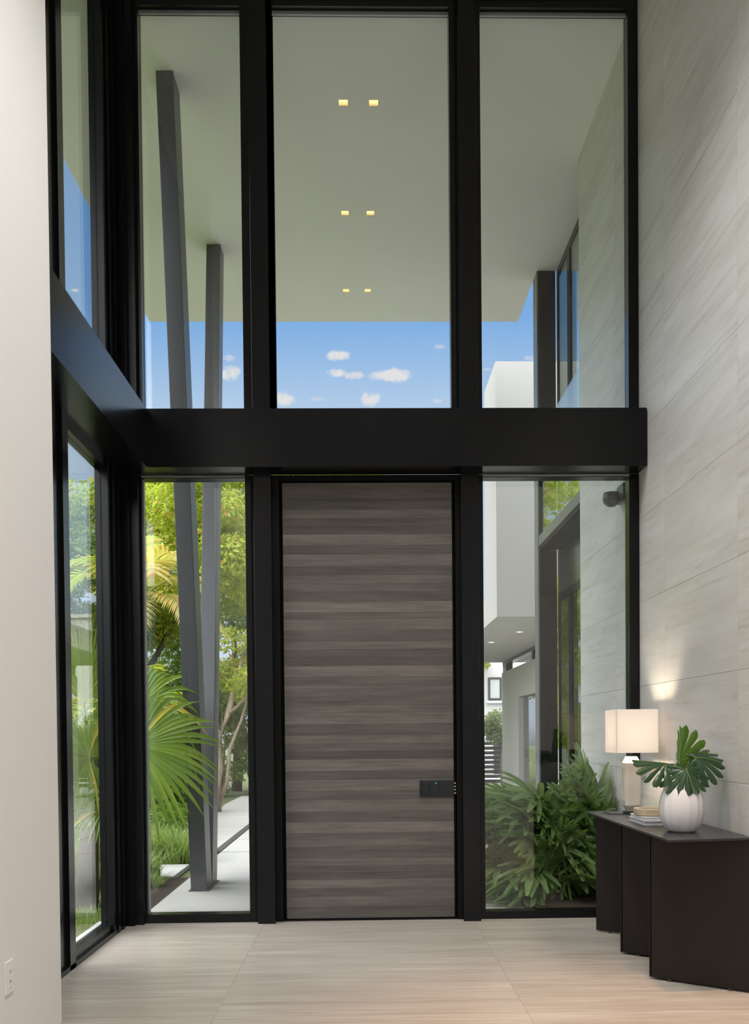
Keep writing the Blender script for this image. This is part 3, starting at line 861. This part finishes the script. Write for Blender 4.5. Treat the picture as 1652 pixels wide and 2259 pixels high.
# slender leaning tree seen beside the door post, its stems and open crown
tree('broadleaf_tree', 'slender multi-stemmed tree with yellow green crown beside the paving', (-2.62, 16.0, -.05),
     [([(-2.62, 16.0, -.05), (-2.66, 16.0, .35), (-2.58, 16.05, .75), (-2.62, 16.1, 1.2), (-2.45, 16.2, 1.7), (-2.3, 16.3, 2.3), (-2.05, 16.5, 3.2), (-1.9, 16.7, 4.6)], .085, .03),
      ([(-2.60, 16.0, .1), (-2.45, 16.05, .5), (-2.4, 16.1, 1.1), (-2.2, 16.15, 1.6), (-2.0, 16.2, 2.3)], .045, .015),
      ([(-2.58, 16.05, .75), (-2.75, 16.1, 1.3), (-2.72, 16.2, 2.0), (-2.95, 16.3, 3.0), (-3.2, 16.6, 4.8)], .05, .02),
      ([(-2.45, 16.2, 1.7), (-2.25, 16.1, 1.85), (-1.95, 16.0, 2.15), (-1.6, 16, 2.6)], .03, .01)],
     clumps((-2.5, 17.2, 5.2), (2.1, 1.5, 1.5), 70, .42) + clumps((-2.2, 16.3, 2.55), (.55, .5, .55), 12, .28), 42000, .105, L_tree, M_bark, G_T)
tree('broadleaf_tree', 'tall rounded yellow green tree behind the feather palms', (-5.2, 19.5, -.05),
     [([(-5.2, 19.5, -.05), (-5.1, 19.5, 1.5), (-5.25, 19.6, 3.2), (-5.0, 19.7, 5.5)], .16, .05), ([(-5.2, 19.5, 1.8), (-4.3, 19.3, 3.2), (-3.6, 19.2, 4.6)], .08, .03),
      ([(-5.2, 19.5, 2.2), (-6.1, 19.6, 3.8), (-6.6, 19.6, 5.0)], .08, .03)],
     clumps((-4.7, 19.6, 5.2), (2.6, 1.6, 2.0), 80, .5), 42000, .12, L_tree, M_bark2, G_T)
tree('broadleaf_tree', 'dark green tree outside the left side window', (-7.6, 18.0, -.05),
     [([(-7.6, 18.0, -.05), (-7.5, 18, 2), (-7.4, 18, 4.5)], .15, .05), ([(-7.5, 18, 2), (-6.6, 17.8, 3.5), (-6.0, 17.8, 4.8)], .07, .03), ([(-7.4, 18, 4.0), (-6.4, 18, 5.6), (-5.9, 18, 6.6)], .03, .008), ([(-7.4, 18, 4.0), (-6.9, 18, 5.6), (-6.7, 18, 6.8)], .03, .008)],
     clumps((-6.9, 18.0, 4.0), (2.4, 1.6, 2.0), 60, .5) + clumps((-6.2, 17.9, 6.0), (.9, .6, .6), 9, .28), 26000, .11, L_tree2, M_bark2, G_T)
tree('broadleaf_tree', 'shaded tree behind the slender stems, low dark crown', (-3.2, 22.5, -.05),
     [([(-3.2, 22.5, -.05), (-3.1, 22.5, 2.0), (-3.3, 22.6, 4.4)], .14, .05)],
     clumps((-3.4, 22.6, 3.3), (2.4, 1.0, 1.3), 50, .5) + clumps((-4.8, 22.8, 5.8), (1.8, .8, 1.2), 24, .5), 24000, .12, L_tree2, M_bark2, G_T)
tree('broadleaf_tree', 'broad tree far left beyond the side window, cut by the frame', (-12.0, 16.0, -.05),
     [([(-12, 16, -.05), (-11.9, 16, 2), (-11.8, 16, 4.4)], .16, .05)],
     clumps((-11.5, 16, 4.2), (3.0, 2.0, 2.0), 50, .6), 20000, .13, L_tree, M_bark2, G_T)

for (x, y, lab) in ((-.4, 21.5, 'yellow green tree straight behind the front door'), (1.5, 26.0, 'tall green tree at the end of the path behind the front door')):
    tree('broadleaf_tree', lab, (x, y, -.05), [([(x, y, -.05), (x + .1, y, 2), (x - .1, y, 4.6)], .15, .05), ([(x + .1, y, 2), (x + .8, y, 3.4), (x + 1.2, y, 4.8)], .07, .02)],
         clumps((x, y, 4.6), (1.9, 1.5, 2.9), 60, .5), 26000, .13, L_tree, M_bark2, G_T)

# hedge: row of dense shrubs
for k in range(9):
    x = -9.2 + k * 1.18
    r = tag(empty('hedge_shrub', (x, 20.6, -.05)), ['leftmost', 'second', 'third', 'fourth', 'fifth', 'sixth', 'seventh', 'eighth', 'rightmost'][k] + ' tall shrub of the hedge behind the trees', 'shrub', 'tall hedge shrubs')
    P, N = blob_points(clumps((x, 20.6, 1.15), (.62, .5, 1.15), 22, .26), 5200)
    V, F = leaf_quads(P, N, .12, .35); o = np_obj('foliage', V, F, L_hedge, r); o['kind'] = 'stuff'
    st = MB()
    for q in range(6):
        a = rng.uniform(-.4, .4, 2); st.tube([(x + a[0] * .5, 20.2 + a[1] * .3, -.05), (x + a[0] * 1.2, 20.2 + a[1], 2.0)], [.025, .012], 6)
    st.build('stems', M_bark, r); settle(r)


def feather_frond(base, az, elev, length, droop, nl, ll, w0):
    """arching feather frond: returns rachis points and leaflet quads"""
    base = Vector(base); h = Vector((math.cos(az), math.sin(az), 0)); pts = []
    for i in range(13):
        t = i / 12
        pts.append(base + h * (length * t * math.cos(elev) * (1 - .18 * t)) + Vector((0, 0, length * (t * math.sin(elev) - droop * t ** 2.2))))
    V, F = [], []
    for i in range(nl):
        t = .16 + .83 * i / (nl - 1); k = min(11, int(t * 12)); f = t * 12 - k
        p = pts[k].lerp(pts[k + 1], f); d = (pts[k + 1] - pts[k]).normalized()
        s = d.cross(Vector((0, 0, 1))).normalized(); u = s.cross(d)
        L = ll * (.45 + .9 * math.sin(math.pi * (t * .82 + .12))) * random.uniform(.85, 1.1)
        for side in (-1, 1):
            dr = (s * side * .80 + d * .62 + u * .22).normalized()
            b = len(V); wv = d * (w0 * .5)
            for j in range(4):
                q = j / 3; c = p + dr * (L * q) + Vector((0, 0, -L * .38 * q * q))
                ww = wv * (1.0 if 0 < j < 3 else (.5 if j == 0 else .06))
                V += [c - ww, c + ww]
            for j in range(3): F.append((b + j * 2, b + j * 2 + 1, b + j * 2 + 3, b + j * 2 + 2))
    return pts, V, F


def feather_palm(label, base, crown, fronds, mat, dry=(), trunk_r=.06, group='feather palms'):
    r = tag(empty('feather_palm', base), label, 'palm', group)
    b = Vector(base); c = Vector(crown)
    MB().tube([b, b.lerp(c, .5) + Vector((.05, .03, 0)), c], [trunk_r, trunk_r * .85, trunk_r * .7], 8).build('trunk', M_petiole, r, smooth=True)
    for i, (az, el_, L, dr) in enumerate(fronds):
        pts, V, F = feather_frond(c, math.radians(az), math.radians(el_), L, dr, 34, .42 * L / 1.9, .036)
        fr = mesh_obj('frond', V, F, L_areca_dry if i in dry else mat, r)
        MB().tube(pts, [.014 - .0009 * k for k in range(13)], 5).build('rachis', M_petiole, fr)
    return settle(r)


feather_palm('tall feather palm with yellowing fronds in front of the rounded tree', (-3.75, 14.3, -.05), (-3.6, 14.2, 3.35),
             [(-20, 62, 2.1, .55), (-60, 50, 2.1, .60), (-100, 55, 2.0, .6), (20, 45, 2.0, .6), (60, 60, 2.0, .5), (120, 50, 2.0, .6), (170, 50, 2.1, .6), (215, 55, 2.1, .6), (-40, 20, 1.9, .55), (-5, 15, 1.8, .5), (-75, 15, 1.7, .5), (90, 75, 2.0, .4)], L_areca, dry=(0, 1, 3, 8, 9, 10))
feather_palm('low feather palm with bright arching fronds near the dark shrubs', (-3.35, 12.5, -.05), (-3.25, 12.5, 1.25),
             [(-25, 60, 1.9, .6), (-70, 55, 1.9, .62), (10, 50, 1.8, .6), (50, 55, 1.8, .6), (-110, 55, 1.8, .6), (160, 55, 1.9, .6), (210, 55, 1.9, .6), (100, 60, 1.8, .5), (-45, 78, 2.0, .5), (-10, 35, 1.7, .5)], L_areca)
feather_palm('feather palm far left seen through the side window', (-6.2, 13.8, -.05), (-6.0, 13.7, 2.4),
             [(-25, 60, 2.0, .6), (-70, 55, 2.0, .62), (10, 50, 1.9, .6), (60, 55, 1.9, .6), (-110, 55, 1.9, .6), (160, 55, 1.9, .6), (210, 55, 1.9, .6), (100, 60, 1.9, .5)], L_areca, dry=(2,))


# fan palm close to the glass corner
def fan_leaf(hub, axis, normal, radius, nseg, spread, droop, mat, parent, fuse=.60):
    hub = Vector(hub); a = Vector(axis).normalized(); n = Vector(normal); n = (n - a * n.dot(a)).normalized(); s = n.cross(a)
    V, F = [], []
    for i in range(nseg):
        th = math.radians(spread) * ((i + .5) / nseg - .5); half = math.radians(spread) / nseg / 2
        L = radius * (.80 + .2 * math.cos(th * .55)) * random.uniform(.90, 1.06)
        b = len(V); ns = 8; bend = random.uniform(.6, 1.4); sw = random.uniform(-.03, .03)
        for j in range(ns + 1):
            t = j / ns; rr = L * t
            wd = rr * math.tan(half) if t < fuse else L * fuse * math.tan(half) * max(.03, (1 - (t - fuse) / (1 - fuse)) ** .7) * (1 if t <= fuse + .01 else .92)
            th2 = th + sw * max(0, t - fuse) * 3
            dv = a * math.cos(th2) + s * math.sin(th2); pv_ = -a * math.sin(th2) + s * math.cos(th2)
            c = hub + dv * rr + n * (.10 * radius * (abs(th) / 2.2) ** 2 * t) + Vector((0, 0, -droop * radius * bend * max(0, t - .35) ** 2.2 * 1.9))
            V += [c - pv_ * wd, c + n * (-wd * .55), c + pv_ * wd]
        for j in range(ns):
            for q in range(2):
                k = b + j * 3 + q; F.append((k, k + 1, k + 4, k + 3))
    return mesh_obj('fan_leaf', V, F, mat, parent)


fp = tag(empty('fan_palm', (-2.3, 7.45, -.06)), 'large fan palm with pleated leaves outside the left glass corner', 'palm')
MB().tube([(-2.3, 7.45, -.06), (-2.28, 7.45, .3), (-2.25, 7.42, .62)], [.10, .085, .07], 10).build('trunk', M_bark2, fp, smooth=True)
crown = Vector((-2.25, 7.42, .58))
for (hub, axis, nrm, rad, ns, spr, dr) in [
        ((-1.86, 7.38, 1.27), (1, .05, .06), (.10, -1, .18), .74, 46, 300, .30),
        ((-1.93, 7.72, 1.58), (.30, .12, 1), (-.15, -1, .3), .66, 36, 250, .80),
        ((-2.16, 7.02, 1.62), (.05, .05, 1), (.95, -.35, .1), .72, 34, 150, .15),
        ((-2.12, 6.98, 1.18), (-.35, -.25, .25), (.75, -.6, .35), .46, 34, 300, .4),
        ((-2.55, 6.85, 1.05), (-.5, -.6, .5), (.4, -.6, .7), .50, 34, 280, .4),
        ((-2.75, 7.45, 1.25), (-1, 0, .5), (.3, -.5, .8), .55, 34, 280, .4),
        ((-2.45, 8.0, 1.35), (-.2, .8, .6), (0, -.6, .8), .55, 34, 280, .4),
        ((-2.05, 7.85, .95), (.5, .8, .1), (0, -.5, .85), .48, 34, 280, .45),
        ((-2.02, 7.02, .78), (.3, -.35, -.25), (.5, -.55, .65), .40, 30, 280, .4)]:
    f_ = fan_leaf(hub, axis, nrm, rad, ns, spr, dr, L_fan, fp)
    h = Vector(hub); m_ = crown.lerp(h, .55) + Vector((0, 0, .10))
    MB().tube([crown, m_, h], [.016, .012, .009], 7).build('petiole', M_petiole, f_)
settle(fp)


# lady palms in the bed outside the right pane
def lady_leaf(hub, axis, size, nb, parent, mats):
    hub = Vector(hub); a = Vector(axis).normalized()
    n = Vector((0, 0, 1)) - a * a.z
    if n.length < .2: n = Vector((-.6, -.6, .3)); n = n - a * n.dot(a)
    n = (n.normalized() + Vector((random.uniform(-.5, .5), random.uniform(-.5, .5), 0))); n = (n - a * n.dot(a)).normalized(); s = n.cross(a)
    V, F = [], []
    for i in range(nb):
        th = math.radians(195) * ((i + .5) / nb - .5) + random.uniform(-.06, .06)
        L = size * (.82 + .22 * math.cos(th)) * random.uniform(.88, 1.08); w_ = size * .056 * random.uniform(.8, 1.2)
        dv = a * math.cos(th) + s * math.sin(th); pv_ = -a * math.sin(th) + s * math.cos(th); b = len(V)
        for j in range(6):
            t = j / 5; ww = w_ * (.25 + .95 * math.sin(math.pi * min(1, t * .78 + .12))) if j < 5 else w_ * .42
            c = hub + dv * (L * t) + Vector((0, 0, -L * .24 * t * t)) + n * .015 * math.sin(t * 3)
            V += [c - pv_ * ww, c + n * (-ww * .45), c + pv_ * ww]
        for j in range(5):
            for q in range(2):
                k = b + j * 3 + q; F.append((k, k + 1, k + 4, k + 3))
    return mesh_obj('palm_leaf', V, F, mats, parent)


random.seed(23)
lady = [((1.50, 7.15), .74, 'lady palm clump nearest the right pane beside the console'), ((1.55, 7.62), .74, 'lady palm clump against the outdoor stone wall, middle of the bed'),
        ((1.36, 8.02), .66, 'lady palm clump at the far end of the bed, arching over the paving'), ((1.80, 7.22), .80, 'tallest lady palm clump tight against the outdoor stone wall'),
        ((1.16, 7.62), .62, 'low lady palm clump leaning left over the paving')]
for (x, y), ht, lab in lady:
    r = tag(empty('lady_palm', (x, y, .0)), lab, 'palm', 'lady palms in the bed')
    nc = 8
    for c in range(nc):
        a = random.uniform(0, 6.28); rr = random.uniform(.02, .13); cx, cy = x + rr * math.cos(a), y + rr * math.sin(a)
        hh = ht * random.uniform(.45, .92)
        tx, ty_ = min(1.9, cx + random.uniform(-.12, .06)), max(6.85, cy + random.uniform(-.08, .08))
        MB().tube([(cx, cy, .0), ((cx + tx) / 2, (cy + ty_) / 2, hh * .5), (tx, ty_, hh)], [.012, .010, .007], 6).build('cane', M_petiole, r)
        for l in range(7):
            z = hh * (.24 + .76 * l / 6); t = z / hh
            px_, py_ = cx + (tx - cx) * t, cy + (ty_ - cy) * t
            a2 = random.uniform(0, 6.28) if l < 5 else random.uniform(2.2, 4.4)
            ax = Vector((math.cos(a2), math.sin(a2), random.uniform(.35, 1.1) if l > 2 else random.uniform(-.25, .3)))
            if ax.x > 0 and px_ > 1.5: ax.x *= -.6
            if ax.y < 0 and py_ < 7.35: ax.y *= .15
            if x > 1.75: ax = Vector((random.uniform(-.5, .05), random.uniform(-.15, .5), 1.0 if l > 1 else .3))
            ax.normalize()
            pet = random.uniform(.12, .24)
            hub = Vector((px_, py_, z)) + ax * pet + Vector((0, 0, .03))
            hub.x = min(hub.x, 1.88); hub.y = max(hub.y, 6.88)
            sz = random.uniform(.32, .46)
            # keep blades clear of the glass and of the wall
            if hub.y - sz * 1.0 < 6.66 and ax.y < -.1: ax.y = .1; ax.normalize()
            lf = lady_leaf(hub, ax, sz, random.choice((8, 9, 10)), r, L_lady)
            for v in lf.data.vertices:
                if v.co.y < 6.66: v.co.y = 6.66 + (v.co.y - 6.66) * -.1
                if v.co.x > 1.965: v.co.x = 1.965 - (v.co.x - 1.965) * .1
                if v.co.z < .03: v.co.z = .03
            MB().tube([(px_, py_, z), hub], [.005, .0035], 5).build('petiole', M_petiole, lf)
    settle(r)


def blades(pts, h, wd, lean, mat, name, parent=None, curve=.6):
    n = len(pts); P = np.asarray(pts, float)
    a = rng.uniform(0, 2 * np.pi, n); d = np.stack([np.cos(a), np.sin(a), np.zeros(n)], 1); s = np.stack([-np.sin(a), np.cos(a), np.zeros(n)], 1)
    hh = h * rng.uniform(.6, 1.2, (n, 1)); ln = lean * rng.uniform(.2, 1.2, (n, 1))
    V = []
    for t, wf in ((0, 1), (.5, .85), (1, .08)):
        c = P + np.array([0, 0, 1]) * hh * (t - curve * .35 * t * t * (ln / max(lean, .001))) + d * hh * ln * t * t
        V += [c - s * wd * wf * .5, c + s * wd * wf * .5]
    V = np.stack(V, 1).reshape(-1, 3); b = np.arange(n)[:, None] * 6
    F = np.concatenate([b + np.array([[0, 1, 3, 2]]), b + np.array([[2, 3, 5, 4]])], 0)
    return np_obj(name, V, F, mat, parent)


# lawn
n = 52000
gx = rng.uniform(-7, -1.85, n); gy = 5.2 + 12 * rng.uniform(size=n) ** 1.25
keep = ~((gx > -2.8) & (gy > 10.4)) & ~((gx > -2.78) & (gx < -1.85) & (gy > 8.7) & (gy < 9.6))
lw = blades(np.stack([gx[keep], gy[keep], np.full(keep.sum(), -.06)], 1), .06, .010, .5, L_grass, 'lawn')
tag(lw, 'short bright green lawn outside the left glass', 'grass', kind='stuff')
# strappy grass clumps beside the paving
for k, (x, y, h) in enumerate([(-2.02, 8.22, .18), (-2.12, 8.62, .34), (-1.98, 9.75, .42), (-2.3, 9.95, .44), (-2.62, 9.75, .42), (-2.1, 10.25, .40), (-2.5, 10.3, .42), (-2.9, 10.0, .40), (-2.45, 8.3, .30), (-2.95, 9.2, .36)]):
    a = rng.uniform(0, 6.28, 420); rr = .16 * rng.uniform(size=420) ** .5
    o = blades(np.stack([x + rr * np.cos(a), y + rr * np.sin(a), np.full(420, -.055)], 1), h, .009, .9, L_mondo, 'ornamental_grass')
    tag(o, ['small strappy grass tuft beside the base of the charcoal column', 'strappy grass tuft just left of the charcoal column', 'strappy grass clump behind the small side slab', 'second strappy clump behind the small side slab',
            'strappy clump at the far left of the small slab', 'strappy grass clump touching the first path slab', 'strappy clump left of the first path slab', 'outermost strappy grass clump on the lawn edge',
            'strappy grass tuft under the fan palm', 'strappy clump out on the lawn beside the small slab'][k], 'grass', 'strappy grass clumps')
# leafy groundcover and dark shrubs
for k, (x, y, rx, h) in enumerate([(-3.0, 10.9, .38, .34), (-2.9, 11.6, .34, .32), (-2.85, 12.3, .30, .30), (-2.8, 13.2, .28, .30), (-2.9, 14.1, .30, .28), (-3.5, 11.2, .40, .36), (-2.95, 15.0, .32, .28)]):
    o_ = tag(empty('leafy_groundcover', (x, y, -.06)), ['first', 'second', 'third', 'fourth', 'fifth', 'outer', 'last'][k] + ' leafy green groundcover mound along the slab path', 'plant', 'groundcover mounds')
    P, N = blob_points(clumps((x, y, h * .45), (rx, .32, h * .5), 12, .12), 1700, .4)
    V, F = leaf_quads(P, N, .085, .5); q = np_obj('foliage', V, F, L_cover, o_); q['kind'] = 'stuff'; settle(o_)
for k, (x, y) in enumerate([(-3.9, 13.3), (-3.45, 13.7), (-3.2, 14.7), (-4.8, 13.2), (-3.15, 15.7)]):
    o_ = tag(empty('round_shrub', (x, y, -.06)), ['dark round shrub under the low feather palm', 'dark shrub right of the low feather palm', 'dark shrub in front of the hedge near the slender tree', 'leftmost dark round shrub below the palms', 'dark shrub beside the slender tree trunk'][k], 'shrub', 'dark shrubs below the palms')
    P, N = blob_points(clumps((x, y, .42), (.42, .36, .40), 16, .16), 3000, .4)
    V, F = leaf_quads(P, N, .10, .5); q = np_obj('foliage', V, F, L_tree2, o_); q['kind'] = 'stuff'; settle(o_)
tree('reflection_tree', 'added leafy tree standing in for foliage reflected in the bay panes', (3.15, 12.1, -.05), [([(3.15, 12.1, -.05), (3.12, 12.1, .9), (3.18, 12.1, 2.2)], .06, .03), ([(3.12, 12.1, .9), (2.9, 12.0, 1.8)], .03, .012)],
     clumps((3.1, 12.1, 1.9), (.62, .5, 1.7), 40, .24), 12000, .095, L_tree, M_bark)  # tree added behind the bay glass to imitate reflected greenery
# small pale tree by the neighbour's fence
tree('small_tree', 'small pale grey green tree in front of the neighbour fence', (3.5, 23.2, -.05), [([(3.5, 23.2, -.05), (3.5, 23.2, .7), (3.55, 23.2, 1.2)], .05, .03)],
     clumps((3.45, 23.2, 1.45), (.42, .4, .38), 14, .18), 2600, .09, leaf_mat('silver_leaf', (.20, .24, .13), (.45, .48, .33)), M_bark)
